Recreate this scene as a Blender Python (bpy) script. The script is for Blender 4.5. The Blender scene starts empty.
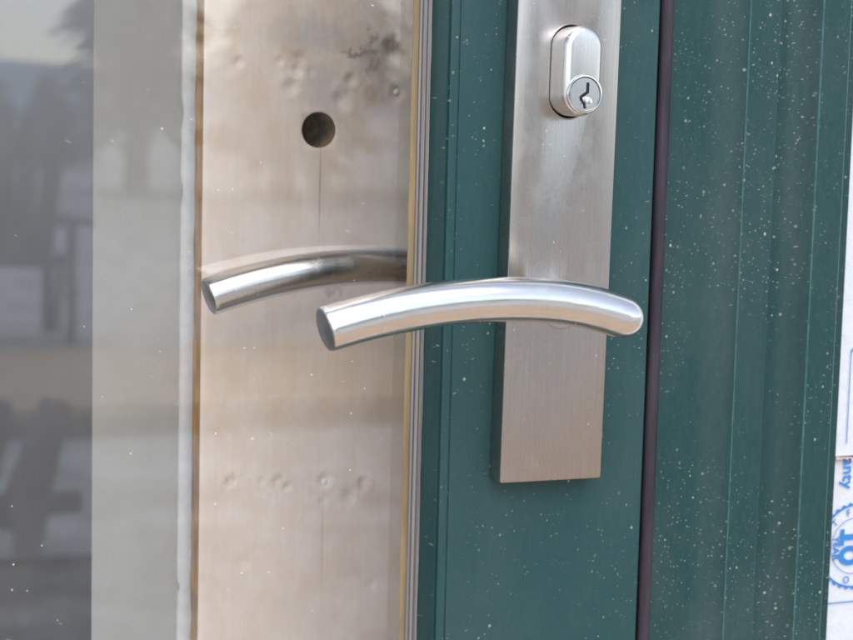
import bpy, bmesh, math, random
from mathutils import Vector, Matrix, noise
random.seed(7)
S = bpy.context.scene
COL = S.collection
MM = 0.001

# ------------------------------------------------------------------ camera
cam_data = bpy.data.cameras.new('camera')
cam = bpy.data.objects.new('camera', cam_data)
COL.objects.link(cam)
CAM = Vector((-0.31045, -0.61300, 0.07008))
Fv = Vector((0.38909294, 0.91422212, -0.11315739))
Rv = Vector((0.92095226, -0.38888311, 0.02483684))
Uv = Vector((0.02129861, 0.11387639, 0.9932666))
cam.matrix_world = Matrix(((Rv.x, Uv.x, -Fv.x, CAM.x), (Rv.y, Uv.y, -Fv.y, CAM.y),
                           (Rv.z, Uv.z, -Fv.z, CAM.z), (0, 0, 0, 1)))
cam_data.sensor_width = 36
cam_data.lens = 1800 * 36 / 853
cam_data.clip_start = 0.01
cam_data.clip_end = 4000
cam_data.dof.use_dof = True
cam_data.dof.focus_distance = 0.665
cam_data.dof.aperture_fstop = cam_data.lens / 4.6
S.camera = cam

# ------------------------------------------------------------------ sky, sun, exposure
SUN_EL, SUN_AZ = math.radians(53), math.radians(190)      # bright veiled sky, in front of the door
w = bpy.data.worlds.new('World'); S.world = w
w.use_nodes = True
wn = w.node_tree
bg = wn.nodes['Background']
sky = wn.nodes.new('ShaderNodeTexSky')
sky.sky_type = 'NISHITA'
sky.sun_disc = False
sky.sun_elevation = SUN_EL
sky.sun_rotation = SUN_AZ
sky.air_density = 1.0
sky.dust_density = 0.5
sky.ozone_density = 1.0
hsv = wn.nodes.new('ShaderNodeHueSaturation')
hsv.inputs['Saturation'].default_value = 0.58             # a thin veil of cloud
wn.links.new(sky.outputs[0], hsv.inputs['Color'])
wn.links.new(hsv.outputs[0], bg.inputs['Color'])
bg.inputs['Strength'].default_value = 0.15
sun_data = bpy.data.lights.new('sun', 'SUN')
sun_data.energy = 1.5
sun_data.angle = math.radians(56)
sun_data.color = (1.0, 0.97, 0.94)
sun = bpy.data.objects.new('sun', sun_data)
COL.objects.link(sun)
d = Vector((math.sin(SUN_AZ) * math.cos(SUN_EL), math.cos(SUN_AZ) * math.cos(SUN_EL), math.sin(SUN_EL)))
sun.rotation_euler = (-d).to_track_quat('-Z', 'Y').to_euler()
S.view_settings.view_transform = 'Standard'
S.view_settings.look = 'None'
S.view_settings.gamma = 1
S.view_settings.use_curve_mapping = False
S.view_settings.exposure = 0.72
S.render.engine = 'CYCLES'
S.cycles.max_bounces = 6
S.cycles.blur_glossy = 1.0
S.cycles.caustics_reflective = False
S.cycles.caustics_refractive = False
S.cycles.transparent_max_bounces = 16


# ------------------------------------------------------------------ node helpers
class NT:
    def __init__(self, name):
        self.m = bpy.data.materials.new(name)
        self.m.use_nodes = True
        self.t = self.m.node_tree
        self.b = self.t.nodes['Principled BSDF']
        self.out = self.t.nodes['Material Output']
        tc = self.t.nodes.new('ShaderNodeTexCoord')
        self.co = tc.outputs['Object']

    def new(self, kind, **kw):
        n = self.t.nodes.new(kind)
        for k, v in kw.items():
            setattr(n, k, v)
        return n

    def link(self, a, b):
        if isinstance(a, (int, float)):
            b.default_value = a
        elif isinstance(a, (tuple, list)):
            b.default_value = tuple(a) + ((1,) if len(a) == 3 and b.type == 'RGBA' else ())
        else:
            self.t.links.new(a, b)

    def mapping(self, scale=(1, 1, 1), rot=(0, 0, 0), loc=(0, 0, 0), co=None):
        n = self.new('ShaderNodeMapping')
        self.link(co or self.co, n.inputs['Vector'])
        n.inputs['Scale'].default_value = scale
        n.inputs['Rotation'].default_value = rot
        n.inputs['Location'].default_value = loc
        return n.outputs[0]

    def noise(self, co, scale=1, detail=3, rough=0.5, dist=0.0):
        n = self.new('ShaderNodeTexNoise')
        self.link(co, n.inputs['Vector'])
        n.inputs['Scale'].default_value = scale
        n.inputs['Detail'].default_value = detail
        n.inputs['Roughness'].default_value = rough
        n.inputs['Distortion'].default_value = dist
        return n.outputs['Fac']

    def math(self, op, a, b=0.0, c=0.0, clamp=False):
        n = self.new('ShaderNodeMath', operation=op, use_clamp=clamp)
        self.link(a, n.inputs[0]); self.link(b, n.inputs[1]); self.link(c, n.inputs[2])
        return n.outputs[0]

    def ramp(self, v, a, b, lo=0.0, hi=1.0):
        n = self.new('ShaderNodeMapRange', interpolation_type='SMOOTHSTEP')
        self.link(v, n.inputs['Value'])
        n.inputs['From Min'].default_value = a; n.inputs['From Max'].default_value = b
        n.inputs['To Min'].default_value = lo; n.inputs['To Max'].default_value = hi
        return n.outputs[0]

    def mix(self, f, a, b):
        n = self.new('ShaderNodeMix', data_type='RGBA')
        self.link(f, n.inputs[0]); self.link(a, n.inputs[6]); self.link(b, n.inputs[7])
        return n.outputs[2]

    def spot(self, x, z, rx, rz, co=None, soft=0.3):
        """soft elliptical mask in the object's x-z plane"""
        m = self.mapping((1 / rx, 0, 1 / rz), loc=(-x / rx, 0, -z / rz), co=co)
        n = self.new('ShaderNodeVectorMath', operation='LENGTH')
        self.link(m, n.inputs[0])
        return self.ramp(n.outputs['Value'], soft, 1.0, 1.0, 0.0)

    def dust(self, scale, dens, size, stretch=(1, 1), turn=0.0, loc=(0, 0)):
        """scattered specks in the x-z plane: voronoi cells, of which a share carry a dot of random size"""
        if not hasattr(self, 'xz'):
            sp = self.new('ShaderNodeSeparateXYZ'); cb = self.new('ShaderNodeCombineXYZ')
            self.link(self.co, sp.inputs[0])
            self.link(sp.outputs[0], cb.inputs[0]); self.link(sp.outputs[2], cb.inputs[1])
            self.xz = cb.outputs[0]
        m = self.mapping((1, 1, 1), (0, 0, turn), (0, 0, 0), self.xz)
        m = self.mapping((scale * stretch[0], scale * stretch[1], 1), (0, 0, 0), (loc[0], loc[1], 0), m)
        v = self.new('ShaderNodeTexVoronoi', feature='F1', voronoi_dimensions='2D')
        self.link(m, v.inputs['Vector'])
        v.inputs['Scale'].default_value = 1
        v.inputs['Randomness'].default_value = 1
        sep = self.new('ShaderNodeSeparateColor')
        self.link(v.outputs['Color'], sep.inputs[0])
        has = self.math('LESS_THAN', sep.outputs[0], dens)
        rad = self.math('MULTIPLY_ADD', self.math('POWER', sep.outputs[1], 2.0), size * 0.8, size * 0.2)
        dot = self.math('SUBTRACT', 1.0, self.math('DIVIDE', v.outputs['Distance'], rad), clamp=True)
        dot = self.ramp(dot, 0.0, 0.55)
        return self.math('MULTIPLY', self.math('MULTIPLY', dot, has), self.math('MULTIPLY_ADD', sep.outputs[2], 0.75, 0.25))

    def bump(self, h, strength, dist):
        n = self.new('ShaderNodeBump')
        n.inputs['Strength'].default_value = strength
        n.inputs['Distance'].default_value = dist
        self.link(h, n.inputs['Height'])
        self.link(n.outputs[0], self.b.inputs['Normal'])

    def set(self, **kw):
        for k, v in kw.items():
            self.link(v, self.b.inputs[k.replace('_', ' ')])
        return self.m


def add_max(n, *vals):
    r = vals[0]
    for v in vals[1:]:
        r = n.math('MAXIMUM', r, v)
    return r


# ------------------------------------------------------------------ materials
def mat_green(name, col, dusty=1.0, haze=0.0, seed=0.0, coves=()):
    n = NT(name)
    o = (seed * 37.0, seed * 11.0)
    o3 = (seed, seed * 1.7, seed * 0.6)
    fine = n.dust(560, 0.20 * dusty, 0.30, (1, 1), 0.3, o)
    mid = n.dust(260, 0.13 * dusty, 0.19, (1, 0.85), 0.1, o)
    dash = n.dust(330, 0.10 * dusty, 0.17, (0.50, 1.35), -0.42, o)
    big = n.dust(95, 0.07 * dusty, 0.075, (1, 0.9), 0.7, o)
    clump = n.ramp(n.noise(n.mapping((34, 34, 20), loc=o3), 1, 2, 0.6), 0.36, 0.62, 0.05, 1.0)
    specks = n.math('MULTIPLY', add_max(n, n.math('MULTIPLY', fine, 0.42), n.math('MULTIPLY', mid, 0.8),
                                        n.math('MULTIPLY', dash, 0.55), n.math('MULTIPLY', big, 0.9)), clump)
    film = n.ramp(n.noise(n.mapping((420, 420, 160), loc=o3), 1, 2, 0.7), 0.35, 0.75, 0.0, 0.03 + haze * 0.6)
    cloud = n.ramp(n.noise(n.mapping((22, 22, 12), loc=o3), 1, 2, 0.6), 0.4, 0.75, 0.0, 0.05 + haze)
    grime = n.math('ADD', film, cloud)
    for cx, wd, am in coves:           # dust in the moulding's hollows, with their lighter sheen painted in
        k = n.math('MULTIPLY', n.spot(cx, 0, wd, 1e4, None, 0.15), am)
        k = n.math('MULTIPLY', k, n.ramp(n.noise(n.mapping((260, 260, 110), loc=o3), 1, 3, 0.7), 0.25, 0.7, 0.45, 1.0))
        grime = n.math('ADD', grime, k)
    base = n.mix(n.math('MINIMUM', grime, 0.6), col, (0.27, 0.27, 0.255))
    base = n.mix(n.math('MULTIPLY', specks, 0.9), base, (0.66, 0.64, 0.55))
    peel = n.noise(n.mapping((900, 900, 900)), 1, 0, 0.5)
    n.bump(peel, 0.12, 0.0003)
    rough = n.math('MULTIPLY_ADD', n.math('ADD', specks, grime), 0.35, 0.33, clamp=True)
    return n.set(Base_Color=base, Roughness=rough, Specular_IOR_Level=0.36)


def mat_steel(name, brush=(1, 1, 1), rough=0.2, col=(0.70, 0.685, 0.67), smudge=0.0, bump=0.15, aniso=0.0, grain=0.22):
    n = NT(name)
    b = n.noise(n.mapping(brush), 1, 2, 0.6)
    sm = n.ramp(n.noise(n.mapping((70, 70, 45)), 1, 3, 0.65, 0.4), 0.45, 0.72, 0.0, 1.0)
    sp = add_max(n, n.dust(330, 0.08, 0.17), n.dust(120, 0.08, 0.08))
    cc = n.mix(n.math('MULTIPLY', sm, smudge), col, (0.50, 0.47, 0.45))
    cc = n.mix(n.math('MULTIPLY', n.ramp(b, 0.25, 0.75), grain), cc, tuple(c * 0.55 for c in col))
    cc = n.mix(n.math('MULTIPLY', sp, 0.55), cc, (0.85, 0.83, 0.78))
    r = n.math('ADD', n.math('MULTIPLY_ADD', b, 0.12, rough - 0.06), n.math('MULTIPLY', sm, 0.12 * (1 if smudge else 0)))
    r = n.math('ADD', r, n.math('MULTIPLY', sp, 0.3), clamp=True)
    n.bump(b, bump, 0.00008)
    n.b.inputs['Anisotropic'].default_value = aniso
    return n.set(Base_Color=cc, Metallic=n.math('SUBTRACT', 1.0, n.math('MULTIPLY', sp, 0.6)), Roughness=r)


def mat_plain(name, col, rough=0.6, var=0.15, scale=60, bump=0.0, stretch=(1, 1, 1), metallic=0.0, spec=0.4):
    n = NT(name)
    k = n.noise(n.mapping(tuple(scale * s for s in stretch)), 1, 3, 0.6)
    dark = tuple(c * (1 - var * 2) for c in col)
    light = tuple(min(1, c * (1 + var * 2)) for c in col)
    if bump:
        n.bump(k, bump, 0.002)
    return n.set(Base_Color=n.mix(n.ramp(k, 0.25, 0.75), dark, light), Roughness=rough, Metallic=metallic,
                 Specular_IOR_Level=spec)


def mat_board():
    n = NT('planed_pine')
    g1 = n.noise(n.mapping((170, 60, 9)), 1, 2, 0.6, 0.4)
    g2 = n.noise(n.mapping((600, 200, 14)), 1, 2, 0.6)
    cl = n.noise(n.mapping((75, 75, 50)), 1, 3, 0.65, 0.4)
    c = n.mix(n.ramp(cl, 0.3, 0.7), (0.71, 0.575, 0.455), (0.765, 0.655, 0.565))
    c = n.mix(n.ramp(g1, 0.45, 0.72, 0, 0.09), c, (0.62, 0.46, 0.32))
    c = n.mix(n.ramp(g2, 0.5, 0.75, 0, 0.10), c, (0.48, 0.36, 0.26))
    # distorted coordinates for the stains
    cn = n.new('ShaderNodeTexNoise'); n.link(n.mapping((55, 55, 40)), cn.inputs['Vector'])
    cn.inputs['Detail'].default_value = 4
    vs = n.new('ShaderNodeVectorMath', operation='MULTIPLY_ADD')
    n.link(cn.outputs['Color'], vs.inputs[0]); vs.inputs[1].default_value = (0.022, 0, 0.022)
    off = n.new('ShaderNodeVectorMath', operation='ADD')
    n.link(n.co, off.inputs[0]); off.inputs[1].default_value = (-0.011, 0, -0.011)
    n.link(off.outputs[0], vs.inputs[2])
    wc = vs.outputs[0]
    grey = add_max(n, n.spot(-.042, .104, .034, .014, wc, 0.1), n.spot(-.038, .080, .018, .020, wc, 0.1),
                   n.math('MULTIPLY', n.spot(-.012, .092, .024, .026, wc, 0.1), 0.9))
    c = n.mix(n.math('MULTIPLY', grey, 0.45), c, (0.36, 0.355, 0.37))
    knot = add_max(n, n.spot(-.010, .1005, .012, .009, wc, 0.1), n.math('MULTIPLY', n.spot(-.022, .0965, .012, .004, wc, 0.1), 0.8),
                   n.math('MULTIPLY', n.spot(-.015, .090, .006, .008, wc, 0.1), 0.55))
    c = n.mix(n.math('MULTIPLY', knot, 0.70), c, (0.145, 0.105, 0.075))
    rust = add_max(n, n.spot(-.013, .082, .009, .010, wc, 0.1), n.spot(-.052, .094, .010, .006, wc, 0.1), n.spot(-.002, .116, .008, .006, wc, 0.1),
                   n.spot(-.080, -.094, .004, .003, wc, 0.1), n.spot(-.056, -.099, .006, .005, wc, 0.1), n.spot(-.014, -.101, .006, .004, wc, 0.1))
    c = n.mix(n.math('MULTIPLY', rust, 0.28), c, (0.40, 0.23, 0.12))
    pale = add_max(n, n.spot(-.018, .115, .006, .005, wc, 0.1), n.spot(-.0255, .0775, .010, .005, wc, 0.1), n.spot(-.053, .084, .008, .004, wc, 0.1),
                   n.spot(-.036, -.099, .012, .005, wc, 0.1), n.spot(-.060, -.101, .010, .005, wc, 0.1), n.spot(-.022, -.107, .008, .003, wc, 0.1))
    c = n.mix(n.math('MULTIPLY', pale, 0.5), c, (0.78, 0.74, 0.68))
    # long drying check below the hole
    chk = n.math('MULTIPLY', n.spot(-.0393, .036, .0007, .028, None, 0.2), 0.55)
    chk2 = n.math('MULTIPLY', n.spot(-.0350, -.125, .0006, .030, None, 0.2), 0.35)
    c = n.mix(n.math('ADD', chk, chk2), c, (0.22, 0.15, 0.11))
    sm = n.math('MULTIPLY', n.spot(-.032, -.008, .007, .005, wc, 0.1), 0.6)
    c = n.mix(sm, c, (0.30, 0.27, 0.26))
    n.bump(g2, 0.2, 0.0003)
    return n.set(Base_Color=c, Roughness=0.62, Specular_IOR_Level=0.3)


def mat_glass():
    n = NT('clear_glass')
    n.t.nodes.remove(n.b)
    lw = n.new('ShaderNodeLayerWeight'); lw.inputs['Blend'].default_value = 0.5
    p = n.math('POWER', lw.outputs['Facing'], 5.0)
    fac = n.math('MULTIPLY_ADD', p, 0.92, 0.066)
    tr = n.new('ShaderNodeBsdfTransparent'); tr.inputs['Color'].default_value = (0.998, 1.0, 0.999, 1)
    gl = n.new('ShaderNodeBsdfGlossy'); gl.inputs['Roughness'].default_value = 0.0
    gl.inputs['Color'].default_value = (0.97, 0.98, 1, 1)
    ms = n.new('ShaderNodeMixShader')
    n.link(fac, ms.inputs[0]); n.link(tr.outputs[0], ms.inputs[1]); n.link(gl.outputs[0], ms.inputs[2])
    df = n.new('ShaderNodeBsdfDiffuse'); df.inputs['Color'].default_value = (0.85, 0.82, 0.72, 1)
    sp = add_max(n, n.dust(190, 0.07, 0.10), n.dust(80, 0.06, 0.055, loc=(3, 1)),
                 n.math('MULTIPLY', n.dust(150, 0.05, 0.12, (0.5, 1.5), 0.5), 0.35))
    sy = n.new('ShaderNodeSeparateXYZ'); n.link(n.co, sy.inputs[0])
    sp = n.math('MULTIPLY', sp, n.math('LESS_THAN', sy.outputs[1], 0.017))      # dust lies on the weather side
    film = n.ramp(n.noise(n.mapping((35, 35, 12), rot=(0, 0.5, 0)), 1, 3, 0.65), 0.40, 0.8, 0.0, 0.022)
    ms2 = n.new('ShaderNodeMixShader')
    n.link(n.math('MAXIMUM', n.math('MULTIPLY', sp, 0.85), film), ms2.inputs[0])
    n.link(ms.outputs[0], ms2.inputs[1]); n.link(df.outputs[0], ms2.inputs[2])
    n.link(ms2.outputs[0], n.out.inputs['Surface'])
    return n.m


def mat_gasket():
    n = NT('grey_glazing_gasket')
    k = n.noise(n.mapping((500, 500, 120)), 1, 4, 0.7)
    s = n.noise(n.mapping((2500, 300, 8)), 1, 2, 0.5)
    c = n.mix(n.ramp(s, 0.35, 0.65), (0.17, 0.155, 0.15), (0.30, 0.28, 0.275))
    c = n.mix(n.ramp(k, 0.50, 0.68, 0, 0.7), c, (0.30, 0.24, 0.17))
    return n.set(Base_Color=c, Roughness=0.55)


M = {}
M['stile_green'] = mat_green('door_green_paint', (0.018, 0.067, 0.068), 0.9, 0.0, 0.0)
M['jamb_green'] = mat_green('frame_green_paint', (0.012, 0.055, 0.054), 2.3, 0.01, 3.1, ((.0795, .0085, .05), (.1125, .0070, .05)))
M['edge_glint'] = mat_plain('worn_edge_glint', (0.042, 0.125, 0.128), 0.4, 0.15, 200, 0.0)  # arris highlight painted in as a lighter, thinly worn edge
M['plate'] = mat_steel('brushed_plate_steel', (2400, 2400, 20), 0.26, (0.50, 0.468, 0.44), 0.42, 0.40, 0.0, 0.30)
M['lever'] = mat_steel('satin_lever_steel', (60, 900, 900), 0.17, (0.84, 0.82, 0.80), 0.20, 0.22)
M['inner_lever'] = mat_steel('satin_inner_lever_steel', (60, 500, 500), 0.24, (0.76, 0.74, 0.72), 0.06, 0.15)
M['cyl'] = mat_steel('satin_cylinder_steel', (1500, 1500, 40), 0.26, (0.78, 0.755, 0.73), 0.0, 0.15)
M['plug'] = mat_steel('polished_plug_steel', (1900, 900, 30), 0.22, (0.70, 0.71, 0.72), 0.0, 0.2)
M['ring'] = mat_steel('polished_ring_steel', (900, 900, 900), 0.12, (0.82, 0.81, 0.80), 0.0, 0.1)
M['cap'] = mat_steel('sawn_end_steel', (700, 700, 700), 0.42, (0.36, 0.36, 0.37), 0.6, 0.5)
M['black'] = mat_plain('gap_shade_black', (0.012, 0.010, 0.009), 0.6)  # black that paints in the shade of gaps and slots
M['rubber'] = mat_plain('purple_black_rubber', (0.036, 0.027, 0.038), 0.55, 0.2, 300, 0.2, (1, 1, 0.1))
M['board'] = mat_board()
M['board_edge'] = mat_plain('rough_brown_edge', (0.44, 0.235, 0.085), 0.8, 0.22, 150, 0.5, (1, 1, 0.25))
M['inside_wood'] = mat_plain('clear_finished_pine', (0.62, 0.45, 0.28), 0.45, 0.1, 60, 0.0, (2, 1, 0.1))
M['glass'] = mat_glass()
M['gasket'] = mat_gasket()
M['sealant'] = mat_plain('amber_sealant', (0.31, 0.225, 0.12), 0.55, 0.12, 200, 0.1, (1, 1, 0.1))
M['paper'] = mat_plain('grey_drywall_paper', (0.355, 0.345, 0.315), 0.85, 0.012, 120, 0.0)
M['gypsum'] = mat_plain('white_gypsum', (0.74, 0.74, 0.72), 0.9, 0.03, 220, 0.15)
M['wrap'] = mat_plain('white_house_wrap', (0.70, 0.72, 0.76), 0.55, 0.02, 180, 0.25)
M['ink'] = mat_plain('blue_print', (0.035, 0.235, 0.62), 0.5, 0.05)
M['nail'] = mat_plain('nail_head_glint', (0.78, 0.76, 0.72), 0.35, 0.05, 300, 0)  # pale colour paints in the glint of the nail heads
M['hole'] = mat_plain('hole_wall_shade', (0.20, 0.115, 0.06), 0.9, 0.25, 300, 0.4)  # shade inside the drilled hole is put into this darker colour
M['tear'] = mat_plain('frayed_pink_edge', (0.60, 0.46, 0.47), 0.8, 0.2, 400)
M['deck'] = mat_plain('tan_deck_wood', (0.50, 0.37, 0.26), 0.7, 0.16, 8, 0.3, (0.15, 1.5, 1))
M['bench'] = mat_plain('tan_lumber', (0.60, 0.42, 0.24), 0.7, 0.16, 14, 0.3, (0.3, 1, 2))  # tan of the walkway planks
M['bench_leg'] = mat_plain('brown_lumber', (0.26, 0.125, 0.055), 0.7, 0.2, 14, 0.3)
M['chair'] = mat_plain('dark_weathered_wood', (0.11, 0.062, 0.032), 0.7, 0.3, 14, 0.3)
M['ground'] = mat_plain('grey_gravel', (0.47, 0.475, 0.475), 0.9, 0.2, 3, 0.4)
M['path'] = mat_plain('pale_gravel', (0.55, 0.54, 0.53), 0.9, 0.2, 5, 0.4)
M['leaf'] = mat_plain('dark_foliage', (0.15, 0.19, 0.13), 0.6, 0.3, 2)
M['bark'] = mat_plain('grey_bark', (0.10, 0.075, 0.055), 0.9, 0.3, 12, 0.5)
M['hill'] = mat_plain('haze_blue_hill', (0.16, 0.24, 0.34), 0.9, 0.2, 0.02)  # air haze is put into the bluish hill colour
M['plaster'] = mat_plain('bare_room_wall', (0.52, 0.53, 0.54), 0.9, 0.05, 2)
M['dark_floor'] = mat_plain('room_subfloor', (0.14, 0.12, 0.10), 0.9, 0.2, 4)


# ------------------------------------------------------------------ object helpers
def link(name, mesh, mats, parent=None):
    o = bpy.data.objects.new(name, mesh)
    COL.objects.link(o)
    for m in (mats if isinstance(mats, (list, tuple)) else [mats]):
        if m.name not in [k.name for k in mesh.materials]:
            mesh.materials.append(m)
    o.parent = parent
    return o


def from_bm(name, bm, mats, parent=None, smooth=False, angle=None):
    me = bpy.data.meshes.new(name)
    bmesh.ops.recalc_face_normals(bm, faces=bm.faces)
    bm.to_mesh(me); bm.free()
    if smooth:
        for p in me.polygons:
            p.use_smooth = True
        if angle is not None:
            me.set_sharp_from_angle(angle=math.radians(angle))
    return link(name, me, mats, parent)


def empty(name, loc=(0, 0, 0), rz=0.0):
    o = bpy.data.objects.new(name, None)
    COL.objects.link(o)
    o.location = loc
    o.rotation_euler = (0, 0, rz)
    return o


def tag(o, label, cat=None, group=None, kind=None):
    if label: o['label'] = label
    if cat: o['category'] = cat
    if group: o['group'] = group
    if kind: o['kind'] = kind
    return o


def box_bm(x0, x1, y0, y1, z0, z1, bm=None):
    bm = bm or bmesh.new()
    vs = [bm.verts.new((x, y, z)) for z in (z0, z1) for y in (y0, y1) for x in (x0, x1)]
    for f in ((0, 1, 3, 2), (4, 6, 7, 5), (0, 4, 5, 1), (2, 3, 7, 6), (0, 2, 6, 4), (1, 5, 7, 3)):
        bm.faces.new([vs[i] for i in f])
    return bm


def prism_z(name, pts, z0, z1, mats, parent=None, smooth_angle=35, zs=None, edge_glint=()):
    """closed x-y profile (mm) swept up the z axis"""
    bm = bmesh.new()
    zs = zs or [z0, z1]
    rows = [[bm.verts.new((x * MM, y * MM, z)) for x, y in pts] for z in zs]
    n = len(pts)
    for a, b in zip(rows, rows[1:]):
        for i in range(n):
            f = bm.faces.new((a[i], a[(i + 1) % n], b[(i + 1) % n], b[i]))
            mx, my = (pts[i][0] + pts[(i + 1) % n][0]) / 2, (pts[i][1] + pts[(i + 1) % n][1]) / 2
            if any((mx - wx) ** 2 + (my - wy) ** 2 < wr * wr for wx, wy, wr in edge_glint): f.material_index = 1
    bm.faces.new(rows[0]); bm.faces.new(rows[-1])
    return from_bm(name, bm, mats, parent, True, smooth_angle)


def round_corners(pts, r, seg=4):
    """round the corners of a closed profile; r: one radius or one per point"""
    out = []
    n = len(pts)
    for i, p in enumerate(pts):
        rr = r[i] if isinstance(r, (list, tuple)) else r
        P = Vector(p)
        if rr <= 0:
            out.append(tuple(P)); continue
        a = (Vector(pts[i - 1]) - P); b = (Vector(pts[(i + 1) % n]) - P)
        k = min(rr, a.length * 0.45, b.length * 0.45)
        a.normalize(); b.normalize()
        A, B = P + a * k, P + b * k
        for j in range(seg + 1):
            t = j / seg
            out.append(tuple((1 - t) ** 2 * A + 2 * t * (1 - t) * P + t * t * B))
    return out


def sweep(bm, path, rad, seg=40, cap=True):
    """tube along a path with parallel-transported frames; returns last ring"""
    pts = [Vector(p) for p in path]
    tang = []
    for i in range(len(pts)):
        a = pts[max(0, i - 1)]; b = pts[min(len(pts) - 1, i + 1)]
        tang.append((b - a).normalized())
    nrm = Vector((0, 0, 1))
    nrm = (nrm - tang[0] * nrm.dot(tang[0])).normalized()
    rings = []
    for i, p in enumerate(pts):
        t = tang[i]
        nrm = (nrm - t * nrm.dot(t)).normalized()
        bn = t.cross(nrm)
        r = rad[i] if isinstance(rad, (list, tuple)) else rad
        rings.append([bm.verts.new(p + (nrm * math.cos(q) + bn * math.sin(q)) * r)
                      for q in [2 * math.pi * k / seg for k in range(seg)]])
    for a, b in zip(rings, rings[1:]):
        for k in range(seg):
            bm.faces.new((a[k], a[(k + 1) % seg], b[(k + 1) % seg], b[k]))
    if cap:
        bm.faces.new(rings[0]); bm.faces.new(rings[-1])
    return rings


def pill_pts(cx, cz, hw, hh, seg=24):
    out = []
    for k in range(seg + 1):
        a = math.pi * k / seg
        out.append((cx + hw * math.cos(a), cz + (hh - hw) + hw * math.sin(a)))
    for k in range(seg + 1):
        a = math.pi + math.pi * k / seg
        out.append((cx + hw * math.cos(a), cz - (hh - hw) + hw * math.sin(a)))
    return out


def prism_y(bm, pts, ys_insets):
    """outline in x-z (mm) lofted through (y, inset) steps; caps both ends"""
    cx = sum(p[0] for p in pts) / len(pts); cz = sum(p[1] for p in pts) / len(pts)
    n = len(pts)
    rows = []
    for y, ins in ys_insets:
        row = []
        for i in range(n):
            a = Vector(pts[i - 1]); b = Vector(pts[(i + 1) % n])
            t = (b - a)
            nn = Vector((t.y, -t.x)).normalized() if t.length > 1e-9 else Vector((0, 0))
            p = Vector(pts[i])
            if nn.dot(p - Vector((cx, cz))) < 0: nn = -nn
            q = p - nn * ins
            row.append(bm.verts.new((q.x * MM, y * MM, q.y * MM)))
        rows.append(row)
    for a, b in zip(rows, rows[1:]):
        for i in range(n):
            bm.faces.new((a[i], a[(i + 1) % n], b[(i + 1) % n], b[i]))
    bm.faces.new(rows[0]); bm.faces.new(rows[-1])
    return bm


def apply_mods(o):
    dg = bpy.context.evaluated_depsgraph_get()
    me = bpy.data.meshes.new_from_object(o.evaluated_get(dg))
    o.modifiers.clear()
    o.data = me
    return o


Z0, Z1 = -1.0, 1.12            # door foot and head (lever axis at z = 0)

# ------------------------------------------------------------------ setting: ground, deck, room
g = box_bm(-80, 80, -160, -2.45, -1.16, -1.0)
tag(from_bm('ground', g, M['ground']), 'grey gravel yard in front of the house', kind='structure')
g = box_bm(-14, 16, -11.5, -5.6, -1.0, -0.996)
tag(from_bm('gravel_path', g, M['path']), 'pale gravel strip crossing the yard', kind='structure')
deck = tag(empty('deck', (0, 0, -1.0)), 'tan wooden deck boards in front of the door', kind='structure')
pm = None
for i in range(17):
    if pm is None:
        o = from_bm('plank', box_bm(-3.2, 3.4, 0, 0.134, -0.032, 0.0), M['deck'], deck); pm = o.data
    else:
        o = link('plank', pm, M['deck'], deck)
    o.location = (0, -0.14 - 0.14 * i, -0.0 + random.uniform(-0.001, 0.001))
room = tag(empty('interior_room', (0, 0.3, -1.0)), 'dim bare room behind the glass door', kind='structure')
for nm, a, m in (('room_back_wall', (-3.0, 1.6, 3.6, 3.7, -1.0, 1.5), 'plaster'),
                 ('room_side_wall', (-3.1, -3.0, 0.12, 0.9, -1.0, 1.5), 'plaster'),
                 ('room_side_wall', (-3.1, -3.0, 3.0, 3.7, -1.0, 1.5), 'plaster'),
                 ('room_side_wall', (-3.1, -3.0, 0.9, 3.0, -1.0, -0.1), 'plaster'),  # low wall: unseen opening above it, added to brighten the room
                 ('room_side_wall', (1.6, 1.7, 0.12, 3.7, -1.0, 1.5), 'plaster'),
                 ('room_ceiling', (-3.1, 1.7, 0.12, 2.3, 1.5, 1.6), 'plaster'),
                 ('room_ceiling', (-3.1, 1.7, 3.2, 3.7, 1.5, 1.6), 'plaster'),  # gap before this piece is an added opening that lights the room
                 ('room_floor', (-3.1, 1.7, 0.05, 3.7, -1.1, -1.001), 'dark_floor')):
    o = from_bm(nm, box_bm(*a), M[m], room)
    o.matrix_parent_inverse = room.matrix_basis.inverted()

# ------------------------------------------------------------------ the door
door = tag(empty('door', (0, 0, Z0)), 'dark green glazed door with brushed steel lever handle and lock plate', 'door', kind='thing')
DP = Matrix.Translation((0, 0, Z0)).inverted()


def part(o, parent=door):
    o.parent = parent
    o.matrix_parent_inverse = DP if parent is door else Matrix.Identity(4)
    return o


# lock stile: profile seen from above, mm
stile_pts = [(-46.2, 14.0), (-45.5, 11.6), (-43.5, 0.9), (-43.25, 1.7), (-42.55, 1.7), (-42.35, 0.0),
             (-39.3, 0.0), (-39.1, 0.55), (-38.75, 0.55), (-38.55, 0.0), (44.6, 0.0), (46.0, 1.6), (46.0, 21.0), (-46.2, 21.0)]
stile_pts = round_corners(stile_pts, [0, .4, .5, 0, 0, .6, .3, 0, 0, .3, 1.2, 1.2, 0, 0], 4)
part(prism_z('lock_stile', stile_pts, Z0 + 0.004, Z1, M['stile_green'], None, 32))
part(prism_z('interior_wood_stile', round_corners([(-31, 21.2), (45.4, 21.2), (45.4, 45), (-31, 45)], [0, 0, 2, 2]), Z0 + 0.004, Z1, M['inside_wood'], None, 32))
hinge_pts = [(x - 760.0, y) for x, y in round_corners([(-46, 0), (46, 0), (46, 45), (-46, 45)], [1.5, 1.5, 0, 0])]
part(prism_z('hinge_stile', hinge_pts, Z0 + 0.004, Z1, M['stile_green'], None, 32))
part(from_bm('bottom_rail', box_bm(-.714, -.0462, 0.0005, .0445, Z0 + .006, Z0 + .20), M['stile_green']))
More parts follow.
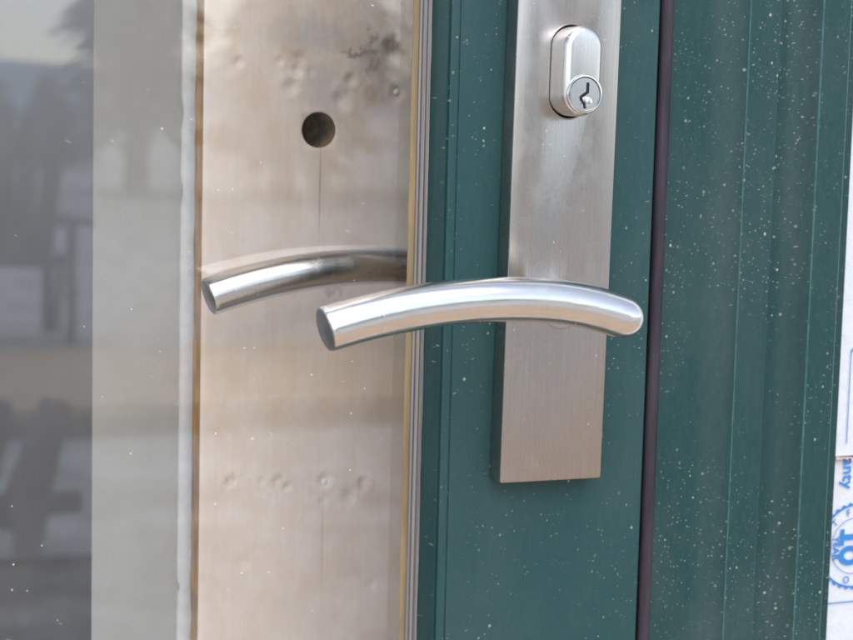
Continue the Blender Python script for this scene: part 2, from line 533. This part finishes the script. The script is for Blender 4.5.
part(from_bm('top_rail', box_bm(-.714, -.0462, 0.0005, .0445, Z1 - .13, Z1 - .002), M['stile_green']))

# glass pane with its amber sealant and grey gasket
part(from_bm('glass_pane', box_bm(-.712, -.0463, .0142, .0202, Z0 + .20, Z1 - .13), M['glass']))
zs = [Z0 + .20 + k * (Z1 - Z0 - .33) / 220 for k in range(221)]


def ragged_prism(name, fn, mat):
    bm = bmesh.new()
    rows = []
    for z in zs:
        rows.append([bm.verts.new((x * MM, y * MM, z)) for x, y in fn(z)])
    n = len(rows[0])
    for a, b in zip(rows, rows[1:]):
        for i in range(n):
            bm.faces.new((a[i], a[(i + 1) % n], b[(i + 1) % n], b[i]))
    bm.faces.new(rows[0]); bm.faces.new(rows[-1])
    return from_bm(name, bm, mat, None, True, 40)


def gasket_prof(z):
    j = noise.noise(Vector((0, 0, z * 160))) * 0.25 + noise.noise(Vector((3, 0, z * 500))) * 0.25
    return [(-49.7, 14.0), (-49.6, 12.9), (-49.0, 12.6), (-48.4, 12.9), (-48.2, 13.3), (-47.9, 12.5), (-47.2, 12.1),
            (-46.7, 12.5), (-46.5, 12.9), (-46.2, 11.9), (-45.55 + j, 11.3), (-45.4 + j, 12.5), (-46.0, 14.0)]


def seal_prof(z):
    j = noise.noise(Vector((7, 0, z * 70))) * 0.18
    k = noise.noise(Vector((1, 0, z * 45))) * 0.12
    return [(-52.1 + j, 14.1), (-51.8 + j, 13.7), (-50.7, 13.45 + k), (-49.75, 13.6), (-49.75, 14.1)]


part(ragged_prism('glazing_gasket', gasket_prof, M['gasket']))
part(ragged_prism('sealant_bead', seal_prof, M['sealant']))

# lock plate: 43 x 240 mm, 10 mm thick, hung a touch off plumb
PLATE_ROT = Matrix.Rotation(math.radians(0.55), 4, 'Y')
bm = box_bm(-.0214, .0216, -.0100, -.0002, -.0678, .172)
plate = from_bm('lock_plate', bm, [M['plate']])
cut_bm = prism_y(bmesh.new(), pill_pts(1.3, 87.4, 8.15, 16.95), [(-16, 0), (-6.5, 0)])
cutter = from_bm('cutter', cut_bm, M['black'])
mod = plate.modifiers.new('slot', 'BOOLEAN'); mod.object = cutter; mod.operation = 'DIFFERENCE'; mod.solver = 'EXACT'
mod.material_mode = 'TRANSFER'  # recess faces take the cutter's black as painted shade
bv = plate.modifiers.new('edge', 'BEVEL'); bv.width = 0.0012; bv.segments = 4; bv.limit_method = 'ANGLE'
bv.angle_limit = math.radians(50)
apply_mods(plate)
bpy.data.objects.remove(cutter)
for p in plate.data.polygons: p.use_smooth = True
plate.data.set_sharp_from_angle(angle=math.radians(30))
plate.rotation_euler = (0, math.radians(0.55), 0)
part(plate)
plate['label'] = 'long brushed steel lock plate beside the glass'

# pill-shaped lock cylinder
cyl = from_bm('lock_cylinder', prism_y(bmesh.new(), pill_pts(0.55, 87.4, 7.65, 16.5),
              [(-5, 0), (-19.4, 0.0), (-20.6, 0.25), (-21.4, 0.75), (-21.85, 1.5), (-22.0, 2.4)]), M['cyl'], None, True, 40)
part(cyl, plate)
PCX, PCZ = 1.0, 79.05


def disc_prof(name, prof, mat, parent, seg=48):
    """lathe about the y axis through the key plug; prof = (radius, y) mm"""
    bm = bmesh.new()
    rows = []
    for r, y in prof:
        rows.append([bm.verts.new(((PCX + r * math.cos(2 * math.pi * k / seg)) * MM, y * MM, (PCZ + r * math.sin(2 * math.pi * k / seg)) * MM))
                     for k in range(seg)])
    for a, b in zip(rows, rows[1:]):
        for k in range(seg):
            bm.faces.new((a[k], a[(k + 1) % seg], b[(k + 1) % seg], b[k]))
    bm.faces.new(rows[-1])
    o = from_bm(name, bm, mat, None, True, 30)
    return part(o, parent)


disc_prof('plug_ring', [(7.25, -21.5), (7.25, -22.6), (7.0, -22.9), (6.5, -22.95), (6.35, -22.7), (6.3, -22.0)], M['ring'], plate)
disc_prof('key_plug', [(6.1, -21.5), (6.1, -22.45), (5.9, -22.65), (0.01, -22.68)], M['plug'], plate)
# keyway: the dark of the warded slot, painted as a thin black shape
kw = [(0.35, 4.3), (1.15, 4.3), (1.2, 0.6), (0.3, -0.3), (-0.9, -1.3), (-0.6, -2.4), (0.1, -3.2), (0.45, -5.2), (-0.35, -5.2), (-0.75, -3.4),
      (-1.6, -2.3), (-1.75, -0.9), (-0.6, 0.3), (0.3, 1.0)]
part(from_bm('keyway', prism_y(bmesh.new(), [(PCX + x * 1.3, PCZ + z) for x, z in kw], [(-22.0, 0), (-22.83, 0)]), M['black']), plate)
# bright worn cup at the foot of the keyway
cup = []
for k in range(25):
    a = math.pi * 2 * k / 25
    cup.append((PCX + 0.6 + 2.5 * math.cos(a), PCZ - 3.0 + 2.2 * math.sin(a)))
part(from_bm('keyway_cup', prism_y(bmesh.new(), cup, [(-22.0, 0), (-22.76, 0.0), (-22.80, 0.2)]), M['ring'], None, True, 40), plate)

# collar round the lever neck
HX, HZ = 1.6, 1.0


def collar(name, y0, y1, parent):
    bm = bmesh.new()
    seg = 48
    rows = []
    s = 1 if y1 > y0 else -1
    for r, y in ((9.5, y0), (9.5, y1 - 0.3 * s), (9.2, y1), (7.6, y1), (7.4, y1 - 0.8 * s)):
        rows.append([bm.verts.new(((HX + r * math.cos(2 * math.pi * k / seg)) * MM, y * MM, (HZ - 0.6 + r * math.sin(2 * math.pi * k / seg)) * MM)) for k in range(seg)])
    for a, b in zip(rows, rows[1:]):
        for k in range(seg):
            bm.faces.new((a[k], a[(k + 1) % seg], b[(k + 1) % seg], b[k]))
    bm.faces.new(rows[-1])
    return from_bm(name, bm, M['plate'], parent, True, 30)


part(collar('neck_collar', -9.5, -10.7, None), plate)


def arch(x):
    u = x + 45.0
    return 7.6 - 0.00218 * u * u - (0.0021 * (x + 30.0) ** 2 if x > -30 else 0.0)


RB = 7.75


def make_lever(name, y_plate, y_bar, sgn, mat):
    xe, cl = 9.9, 8.6                                     # rounded hub end and its length
    path, rad = [], []
    for k in range(15):
        q = (math.pi / 2) * k / 14
        x = xe - cl * (1 - math.cos(q))
        path.append((x * MM, y_bar * MM, arch(x) * MM))
        rad.append(max(0.02, RB * math.sin(q) ** 0.92) * MM)
    xs = [xe - cl - 1.5 - k * (109.4 + xe - cl - 1.5) / 46 for k in range(47)]
    for x in xs:
        path.append((x * MM, y_bar * MM, arch(x) * MM)); rad.append(RB * MM)
    # tiny chamfer at the sawn tip
    e = Vector(path[-1]); dr = (Vector(path[-1]) - Vector(path[-2])).normalized()
    path = path[:-1] + [tuple(e - dr * 0.0006), tuple(e - dr * 0.0002), tuple(e)]
    rad = rad[:-1] + [RB * MM, (RB - 0.15) * MM, (RB - 0.5) * MM]
    bm = bmesh.new()
    sweep(bm, path, rad, 56)
    sweep(bm, [(HX * MM, y_plate * MM, 1.6 * MM), (HX * MM, (y_bar - sgn * 1.0) * MM, 1.6 * MM)], 5.4 * MM, 40)
    lv = from_bm(name, bm, mat, None, True, 35)
    bm = bmesh.new()
    sweep(bm, [tuple(e - dr * 0.001), tuple(e + dr * 0.00012), tuple(e + dr * 0.00025)],
          [(RB - 0.65) * MM, (RB - 0.65) * MM, (RB - 0.9) * MM], 56)
    cap = from_bm('end_cap', bm, M['cap'], lv, True, 35)
    return lv


lev = part(make_lever('lever_handle', -9.0, -55.0, -1, M['lever']))
lev['label'] = 'near curved steel lever on the outside of the door'
lev2 = part(make_lever('lever_handle', 54.0, 84.0, 1, M['inner_lever']))
lev2['label'] = 'inner curved steel lever seen through the glass'
a = math.radians(-2.4)
lev2.matrix_basis = Matrix.Translation((HX * MM, 0, 1.2 * MM)) @ Matrix.Rotation(a, 4, 'Y') @ Matrix.Translation((-HX * MM, 0, 0))
bm = box_bm(-.0214, .0216, .0452, .0550, -.0678, .172)
ip = from_bm('inner_plate', bm, M['plate'])
part(ip)
part(collar('neck_collar', 54.5, 56.6, None), ip)

# ------------------------------------------------------------------ door frame
frame = tag(empty('door_surround', (0.09, 0, Z0)), 'dark green moulded door frame right of the door, dusted with white specks', 'door frame', kind='thing')
FP = Matrix.Translation((0.09, 0, Z0)).inverted()


def fpart(o):
    o.parent = frame; o.matrix_parent_inverse = FP
    return o


TOP = Z1 + 0.10
jamb = [(54.2, 7.2), (60, 7.4), (67, 7.2), (73, 6.3), (78, 4.6), (82, 2.2), (84.6, 0.2), (85.5, -1.0),
        (99.8, -1.0), (100.0, 3.0), (101.2, 4.4), (105, 4.9), (109, 4.0), (112.5, 1.9), (115.3, -1.8), (117.3, -4.6),
        (130.0, -5.2), (130.8, -4.4), (130.8, 11.0), (130.8, 60.0), (54.2, 60.0)]
jr = [0, 0, 0, 0, 0, 0, 0, .55, .55, .3, 0, 0, 0, 0, 0, .7, .6, .4, 0, 0, 0]
fpart(prism_z('jamb_moulding', round_corners(jamb, jr, 4), Z0, TOP, [M['jamb_green'], M['edge_glint']], None, 28,
              edge_glint=((85.5, -1.0, .35), (99.8, -1.0, .35), (117.3, -4.6, .35), (130.2, -5.2, .3))))
fpart(prism_z('outer_flange', [(130.8, 9.0), (143.6, 9.0), (144.2, 9.6), (144.2, 13.0), (131.6, 13.0)], Z0, TOP, M['jamb_green'], None, 28))
# bulb seal between door and frame
tube = []
for k in range(20):
    q = 2 * math.pi * k / 20
    tube.append((50.0 + 2.75 * math.cos(q), 3.4 + 2.75 * math.sin(q)))
fpart(prism_z('weather_seal', tube, Z0, Z1, M['rubber'], None, 60))
fpart(prism_z('seal_gap_shade', [(46.6, 9.0), (54.1, 9.0), (54.1, 40.0), (46.6, 40.0)], Z0, Z1, M['black'], None, 30))  # black fill paints the shadow in the gap beside the seal
fpart(from_bm('head_jamb', box_bm(-.86, .131, -.004, .058, Z1 + .003, TOP), M['jamb_green']))
mirror = [(-760.0 - x, y) for x, y in round_corners(jamb, jr, 4)][::-1]
fpart(prism_z('hinge_jamb', mirror, Z0, TOP, M['jamb_green'], None, 28))

# ------------------------------------------------------------------ house wrap on the wall, with its blue print
wall = tag(empty('house_wall', (0.9, 0.1, Z0)), 'wall sheathed in white house wrap around the door frame', 'wall', kind='thing')
WP = Matrix.Translation((0.9, 0.1, Z0)).inverted()
for a in ((.1320, 1.9, .0140, .10, Z0, 1.7), (-2.9, -.892, .0140, .10, Z0, 1.7), (-.892, .1320, .0140, .10, TOP, 1.7)):
    o = from_bm('sheathing_panel', box_bm(*a), M['wrap']); o.parent = wall; o.matrix_parent_inverse = WP
wrap = tag(empty('house_wrap', (0.16, .0135, Z0)), 'white house wrap with blue warranty badge at the right edge', 'house wrap')
HP = Matrix.Translation((0.16, .0135, Z0)).inverted()


def wpart(o):
    o.parent = wrap; o.matrix_parent_inverse = HP
    return o


def sheet(name, x0, x1, z0, z1, y, amp, mat, torn_bottom=False, nx=40, nz=160, thick=0.0006):
    bm = bmesh.new()
    rows = []
    for j in range(nz + 1):
        row = []
        for i in range(nx + 1):
            x = x0 + (x1 - x0) * i / nx
            z = z0 + (z1 - z0) * j / nz
            if torn_bottom and j == 0:
                z += 0.0016 * noise.noise(Vector((x * 420, 0, 1))) + 0.25 * (x - x0) * (0.1 if x < .16 else 0)
            yy = y + amp * noise.noise(Vector((x * 9, 2, z * 6)))
            row.append(bm.verts.new((x, yy, z)))
        rows.append(row)
    for j in range(nz):
        for i in range(nx):
            bm.faces.new((rows[j][i], rows[j][i + 1], rows[j + 1][i + 1], rows[j + 1][i]))
    o = from_bm(name, bm, mat, None, True)
    return o


wpart(sheet('wrap_sheet', .1335, .62, -.42, .42, .0128, .0004, M['wrap']))
wpart(sheet('lapped_sheet', .1335, .62, -.0700, .42, .0108, .0004, M['wrap'], True))
fr = bmesh.new()
for k in range(70):
    x = .146 + k * .0016
    z = -.0702 + 0.0016 * noise.noise(Vector((x * 420, 0, 1)))
    box_bm(x - .0008, x + .0008, .0105, .0121, z - .0003 - random.random() * .0007, z + .0002, fr)
wpart(from_bm('frayed_edge', fr, M['tear']))

INKY, INKY2 = .0121, .0101


def stroke_ring(name, cx, cz, r0, r1, y, seg=120, teeth=0, depth=0.0):
    bm = bmesh.new()
    A, B = [], []
    for k in range(seg):
        a = 2 * math.pi * k / seg
        ro = r1 + (depth * max(0.0, 1 - abs(((a * teeth / (2 * math.pi)) % 1) * 2 - 1) * 1.15) if teeth else 0)
        A.append(bm.verts.new((cx + r0 * math.cos(a), y, cz + r0 * math.sin(a))))
        B.append(bm.verts.new((cx + ro * math.cos(a), y, cz + ro * math.sin(a))))
    for k in range(seg):
        bm.faces.new((A[k], A[(k + 1) % seg], B[(k + 1) % seg], B[k]))
    return wpart(from_bm(name, bm, M['ink']))


def flat_box(name, x0, x1, z0, z1, y):
    bm = bmesh.new()
    bm.faces.new([bm.verts.new(v) for v in ((x0, y, z0), (x1, y, z0), (x1, y, z1), (x0, y, z1))])
    return wpart(from_bm(name, bm, M['ink']))


def text(name, body, size, x, z, rot, y, bold=0.0, sx=1.0, align='CENTER'):
    """lettering in the plane of the wall, rot turns it clockwise as the viewer sees it"""
    cu = bpy.data.curves.new(name, 'FONT')
    cu.body = body; cu.size = size; cu.align_x = align; cu.align_y = 'CENTER'; cu.offset = bold
    t = bpy.data.objects.new(name, cu); COL.objects.link(t)
    dg = bpy.context.evaluated_depsgraph_get()
    me = bpy.data.meshes.new_from_object(t.evaluated_get(dg))
    bpy.data.objects.remove(t)
    mtx = Matrix.Translation((x, y, z)) @ Matrix.Rotation(rot, 4, 'Y') @ Matrix.Rotation(math.pi / 2, 4, 'X') @ Matrix.Diagonal((sx, 1, 1, 1))
    me.transform(mtx)
    me.materials.clear()
    return wpart(link(name, me, M['ink']))


R90 = math.pi / 2
BX, BZ = .1585, -.1093
stroke_ring('badge_rim', BX, BZ, .0176, .0183, INKY, 240, 34, .0011)
stroke_ring('badge_inner_ring', BX, BZ, .0121, .0124, INKY)
# the figures 1 and 0, turned to read downwards
flat_box('badge_figure', .1508, .1527, -.1089, -.1017, INKY)
flat_box('badge_figure', .1527, .1612, -.1066, -.1041, INKY)
bm = bmesh.new()
A, B = [], []
for k in range(64):
    q = 2 * math.pi * k / 64
    A.append(bm.verts.new((.1560 + .0030 * math.cos(q), INKY, -.1134 + .0020 * math.sin(q))))
    B.append(bm.verts.new((.1560 + .0056 * math.cos(q), INKY, -.1134 + .0043 * math.sin(q))))
for k in range(64):
    bm.faces.new((A[k], A[(k + 1) % 64], B[(k + 1) % 64], B[k]))
wpart(from_bm('badge_figure', bm, M['ink']))
text('badge_word', 'YEAR', .0044, .1487, BZ - .0005, R90, INKY, .00012, 1.0)
for ch, a in (('F', 106), ('O', 76 + 180), ('T', 136), ('E', 80)):
    q = math.radians(a)
    text('badge_letter', ch, .0042, BX + .0150 * math.cos(q), BZ + .0150 * math.sin(q), R90 - (q - math.pi) if False else math.pi / 2 - q, INKY, .00005)
text('warranty_word', 'Limited Warranty', .0080, .1530, -.0841, R90, INKY, .00012, 1.0, 'RIGHT')
flat_box('printed_line', .1338, .30, -.1341, -.1336, INKY)
flat_box('printed_line', .1497, .1501, -.0640, -.0250, INKY2)
flat_box('printed_line', .1512, .30, -.0237, -.0233, INKY2)
for k, (x0, z0, x1, z1) in enumerate(((.1497, -.0250, .1502, -.0241), (.1500, -.0243, .1506, -.0236), (.1504, -.0238, .1513, -.0233))):
    flat_box('printed_line', x0, x1 + .0002, z0, z1, INKY2)

# ------------------------------------------------------------------ inside: pine board, drywall
board = empty('pine_board', (-.03, .159, -.7))
BOARD_SHIFT = (-0.0143, -0.0282, 0.0032); BOARD_SIZE = 0.954
tag(board, 'pale pine board with a drilled hole behind the glass', 'board')
BP = Matrix.Translation((-.03, .159, -.7)).inverted()
BY = .150
dents = [(-50.98, 88.4, 2.2, 1.2), (-53.6, 80.9, 3.0, 1.3), (-25.4, 84.8, 2.3, 1.4), (-29.5, 75.3, 3.6, 1.2), (-77.7, 91, 2.0, 0.9), (-49.8, 93.5, 2.4, .8),
         (-79.4, -95, 2.0, 1.0), (-56.8, -96.2, 2.2, 1.3), (-52.5, -99, 1.8, 1.0), (-21.8, -105.3, 3.4, 1.0), (-15.5, -99.5, 2.4, 1.3), (-64.5, -96, 1.6, .7),
         (-72.8, -132.5, 3.2, .5), (-10.5, -148, 2.4, .6), (-34.2, -97.3, 2.6, 1.2), (-3.0, 79.2, 2.8, 1.2), (-59, 92, 1.6, .8), (-44, 88, 1.6, .7), (-35, -107, 2.0, .6)]
HCX, HCZ, HR = -40.2, 62.2, 7.9
xs = [-93.3 + k * 1.15 for k in range(int(133 / 1.15))]
zsb = [-185 + k * 1.3 for k in range(int(330 / 1.3))]
bm = bmesh.new()
rows = []
NR = 48


def board_y(x, z):
    y = BY * 1000 + 0.25 * noise.noise(Vector((x * .05, 1, z * .012))) + 0.06 * noise.noise(Vector((x * .9, 1, z * .05)))
    for dx, dz, r, dep in dents:
        q = ((x - dx) ** 2 + (z - dz) ** 2) / (r * r)
        if q < 9:
            y += dep * math.exp(-q * 1.1) - 0.18 * dep * math.exp(-(math.sqrt(q) - 1.7) ** 2 * 3)
    if x < -91.5:
        y += (-91.5 - x) ** 2 * 0.25
    return y


WIN = 9.6                                          # square window round the hole that is left open in the grid
ix = [i for i, x in enumerate(xs) if abs(x - HCX) <= WIN]
iz = [j for j, z in enumerate(zsb) if abs(z - HCZ) <= WIN]
i0, i1, j0, j1 = ix[0], ix[-1], iz[0], iz[-1]
grid = {}
for j, z in enumerate(zsb):
    for i, x in enumerate(xs):
        if i0 < i < i1 and j0 < j < j1:
            continue
        grid[i, j] = bm.verts.new((x * MM, board_y(x, z) * MM, z * MM))
for j in range(len(zsb) - 1):
    for i in range(len(xs) - 1):
        if i0 <= i < i1 and j0 <= j < j1:
            continue
        bm.faces.new((grid[i, j], grid[i + 1, j], grid[i + 1, j + 1], grid[i, j + 1]))
loop = [(i, j0) for i in range(i0, i1)] + [(i1, j) for j in range(j0, j1)] + [(i, j1) for i in range(i1, i0, -1)] + [(i0, j) for j in range(j1, j0, -1)]
prev = [grid[k] for k in loop]
for r, dy in ((HR + 0.5, 0.0), (HR + 0.1, 0.25), (HR, 0.9), (HR - .1, 22.0)):
    ring = []
    for k in loop:
        x, z = xs[k[0]] - HCX, zsb[k[1]] - HCZ
        q = math.atan2(z, x)
        rr = r + 0.15 * noise.noise(Vector((math.cos(q) * 2, math.sin(q) * 2, 5)))
        px, pz = HCX + rr * math.cos(q), HCZ + rr * math.sin(q)
        ring.append(bm.verts.new((px * MM, (board_y(px, pz) + dy) * MM, pz * MM)))
    for a in range(len(loop)):
        b = (a + 1) % len(loop)
        f = bm.faces.new((prev[a], prev[b], ring[b], ring[a]))
        if dy > 0.5: f.material_index = 2
    prev = ring
f = bm.faces.new(prev); f.material_index = 2
# left side (rough brown), back
side = [grid[0, j] for j in range(len(zsb))]
back = [bm.verts.new(((-94.0 + 0.7 * noise.noise(Vector((0, 4, v.co.z * 60)))) * MM, (BY * 1000 + 11) * MM, v.co.z)) for v in side]
for j in range(len(side) - 1):
    f = bm.faces.new((side[j], side[j + 1], back[j + 1], back[j])); f.material_index = 1
me = bpy.data.meshes.new('board_face'); bm.normal_update(); bm.to_mesh(me); bm.free()
for p in me.polygons: p.use_smooth = True
me.set_sharp_from_angle(angle=math.radians(45))
bf = link('board_face', me, [M['board'], M['board_edge'], M['hole']]); bf.parent = board; bf.matrix_parent_inverse = BP
o = from_bm('board_back', box_bm(-.080, .038, BY + .0225, BY + .034, -.7, .6), M['board_edge']); o.parent = board; o.matrix_parent_inverse = BP
for nx_, nz_ in ((-3.0, 80.0), (-34.2, -98.0)):
    b2 = bmesh.new()
    rws = []
    for r, y in ((1.4, BY * 1000 + 2.2), (1.4, BY * 1000 + .5), (1.0, BY * 1000 + .2), (0.4, BY * 1000 + .1)):
        rws.append([b2.verts.new(((nx_ + r * math.cos(2 * math.pi * k / 16)) * MM, y * MM, (nz_ + r * math.sin(2 * math.pi * k / 16)) * MM)) for k in range(16)])
    for a, b in zip(rws, rws[1:]):
        for k in range(16):
            b2.faces.new((a[k], a[(k + 1) % 16], b[(k + 1) % 16], b[k]))
    b2.faces.new(rws[-1])
    o = from_bm('nail', b2, M['nail'], None, True, 40); o.parent = board; o.matrix_parent_inverse = BP

for c in board.children:
    c.matrix_parent_inverse = Matrix.Identity(4)
    c.matrix_basis = BP @ Matrix.Translation(BOARD_SHIFT) @ Matrix.Scale(BOARD_SIZE, 4)

dry = tag(empty('drywall_sheet', (-.125, .141, -.7)), 'strip of grey drywall with torn white edge left of the pine board', 'drywall')
RP = Matrix.Translation((-.125, .141, -.7)).inverted()
o = from_bm('gypsum_core', box_bm(-.1385, -.0960, .1354, .148, -.7, .6), M['gypsum']); o.parent = dry; o.matrix_parent_inverse = RP
bm = bmesh.new()
rows = []
for j in range(401):
    z = -.25 + .5 * j / 400
    e = -.1076 + .0002 * noise.noise(Vector((0, 9, z * 60))) + .0002 * noise.noise(Vector((0, 5, z * 320)))
    for zc, wd, am in ((.069, .004, .0010), (.036, .004, .0010), (-.137, .002, .0012)):
        e += am * math.exp(-((z - zc) / wd) ** 2)
    rows.append([bm.verts.new(v) for v in ((-.1449, .1353, z), (-.1449, .1350, z), (e - .012, .1350, z), (e - .001, .13485, z), (e, .1346, z), (e, .1353, z))])
for a, b in zip(rows, rows[1:]):
    for k in range(5):
        bm.faces.new((a[k], a[k + 1], b[k + 1], b[k]))
o = from_bm('paper_face', bm, M['paper'], None, True, 50); o.parent = dry; o.matrix_parent_inverse = RP

# ------------------------------------------------------------------ yard, seen mirrored in the glass and the steel
ch = empty('garden_chair', (1.10, -7.55, -0.995), math.radians(190))
tag(ch, 'dark weathered slatted garden chair mirrored in the glass at left', 'chair')


def slat(name, parent, c0, c1, wx, t, mat, rounded=False):
    """plank from c0 to c1, width along local x"""
    a, b = Vector(c0), Vector(c1)
    dv = (b - a).normalized()
    ax = Vector((1, 0, 0)); ax = (ax - dv * ax.dot(dv)).normalized()
    nn = dv.cross(ax)
    L = (b - a).length
    outl = [(-wx / 2, 0), (wx / 2, 0), (wx / 2, L)] + ([(wx / 2 * math.cos(q), L + wx / 2 * math.sin(q)) for q in [math.pi * k / 8 for k in range(1, 8)]] if rounded else []) + [(-wx / 2, L)]
    bm = bmesh.new()
    F_ = [bm.verts.new(a + ax * u + dv * v + nn * t / 2) for u, v in outl]
    B_ = [bm.verts.new(a + ax * u + dv * v - nn * t / 2) for u, v in outl]
    n = len(outl)
    bm.faces.new(F_); bm.faces.new(B_[::-1])
    for k in range(n):
        bm.faces.new((F_[k], B_[k], B_[(k + 1) % n], F_[(k + 1) % n]))
    return from_bm(name, bm, mat, parent)


for k in range(5):
    x = (k - 2) * .105
    slat('back_slat', ch, (x * .8, .22, .34), (x * 1.15, .50, 1.02 - abs(k - 2) * .05), .095, .022, M['chair'], True)
for k in range(5):
    slat('seat_slat', ch, (-.27, -.26 + k * .11, .40 - k * .016), (.27, -.26 + k * .11, .40 - k * .016), .0, .0, M['chair']) if False else None
    o = from_bm('seat_slat', box_bm(-.27, .27, -.30 + k * .11, -.20 + k * .11, .385 - k * .016, .407 - k * .016), M['chair'], ch)
for s in (-1, 1):
    slat('armrest', ch, (s * .33, -.36, .56), (s * .33, .40, .54), .13, .024, M['chair'])
    from_bm('front_leg', box_bm(s * .29 - .02, s * .29 + .02, -.32, -.21, 0, .545), M['chair'], ch)
    slat('rear_leg', ch, (s * .245, .62, .0), (s * .245, -.30, .37), .03, .12, M['chair'])
    slat('back_post', ch, (s * .20, .36, .0), (s * .20, .38, .52), .05, .05, M['chair'])
from_bm('back_rail', box_bm(-.29, .29, .36, .40, .50, .56), M['chair'], ch)

bw = tag(empty('boardwalk', (0.9, -5.85, -1.0)), 'tan plank walkway crossing the yard, mirrored in the glass', kind='structure')
for k in range(8):
    from_bm('walkway_plank', box_bm(-3.9, 4.1, -.70 + k * .18, -.532 + k * .18, .06, .10 + random.uniform(-.003, .003)), M['bench'], bw)
for y in (-.66, .695):
    from_bm('walkway_joist', box_bm(-3.9, 4.1, y - .03, y + .03, 0, .058), M['bench_leg'], bw)

be = empty('wooden_trestle', (.40, -3.62, -1.0))
tag(be, 'small brown wooden trestle with crossbar mirrored in the glass at lower left', 'trestle')
for x in (-.03, .105):
    slat('post', be, (x - .03, 0, 0), (x + .04, 0, .37), .062, .05, M['bench_leg'])
from_bm('crossbar', box_bm(-.20, .20, .027, .05, .10, .155), M['bench_leg'], be)
for x in (-.03, .105):
    slat('brace', be, (x - .03, -.30, 0), (x + .04, -.03, .36), .05, .04, M['bench_leg'])


def tree(x, y, h, r, label, n=1500, seed=0):
    rnd = random.Random(seed)
    t = empty('pine_tree', (x, y, -1.0))
    tag(t, label, 'tree', 'trees mirrored in the glass')
    bm = bmesh.new()
    sweep(bm, [(0, 0, 0), (.05, 0, h * .4), (0, .04, h * .8), (0, 0, h)], [.16, .12, .06, .01], 8)
    from_bm('trunk', bm, M['bark'], t, True)
    vs, fs = [], []
    for k in range(n):
        u = rnd.random() ** 0.8
        z = h * (.12 + .88 * u)
        rr = r * (1 - u) ** .8 * (.35 + .65 * rnd.random()) * (.8 + .4 * noise.noise(Vector((z * 2, seed, 0))))
        q = rnd.random() * 6.283
        c = Vector((rr * math.cos(q), rr * math.sin(q), z - .12 * rr))
        s = .10 + .16 * rnd.random()
        e1 = Vector((math.cos(q), math.sin(q), -.5 + rnd.uniform(-.4, .4))).normalized() * s * 1.5
        e2 = Vector((-math.sin(q), math.cos(q), rnd.uniform(-.5, .5))) * s * .6
        b = len(vs)
        vs += [c - e1, c + e2, c + e1, c - e2]
        fs.append((b, b + 1, b + 2, b + 3))
    me = bpy.data.meshes.new('crown'); me.from_pydata([tuple(v) for v in vs], [], fs)
    link('crown', me, M['leaf'], t)


tree(2.35, -19.0, 4.2, 0.9, 'slim dark conifer left of the sky gap in the glass reflection', seed=1)
tree(5.25, -22.0, 5.4, 1.35, 'conifer just right of the sky gap in the glass reflection', seed=2)
tree(7.9, -22.5, 5.9, 1.7, 'second conifer right of the sky gap in the reflection', seed=3)
tree(6.55, -20.0, 4.4, 1.2, 'added short conifer standing before the two right of the sky gap', seed=11)  # added to cover bright sky reflected over the board
tree(9.7, -21.0, 5.2, 1.5, 'added conifer between the second and third right of the sky gap', seed=12)  # also added to hide reflected sky above the board
tree(11.3, -24.0, 5.8, 2.0, 'third conifer right of the sky gap in the reflection', seed=4)
tree(15.5, -23.0, 5.4, 2.0, 'fourth conifer right of the sky gap in the reflection', seed=5)
tree(5.9, -31.0, 1.5, 1.0, 'low young conifer under the sky gap in the glass reflection', 700, seed=7)

bm = bmesh.new()
pr, N = None, 90
for k in range(N + 1):
    x = -500 + 1100 * k / N
    h = 13 + 6 * noise.noise(Vector((x * .006, 0, 3))) + 2 * noise.noise(Vector((x * .03, 0, 8)))
    row = [bm.verts.new((x, -420, -2)), bm.verts.new((x, -520 - 20 * noise.noise(Vector((x * .01, 1, 1))), h * .6)), bm.verts.new((x, -620, h)), bm.verts.new((x, -760, -2))]
    if pr:
        for i in range(3):
            bm.faces.new((pr[i], row[i], row[i + 1], pr[i + 1]))
    pr = row
tag(from_bm('hill', bm, M['hill'], None, True), 'far hill with haze painted blue on the skyline behind the yard', kind='structure')
g = box_bm(-900, 900, -900, 300, -1.3, -1.12)
tag(from_bm('terrain', g, M['ground']), 'open ground running out to the far hill', kind='structure')
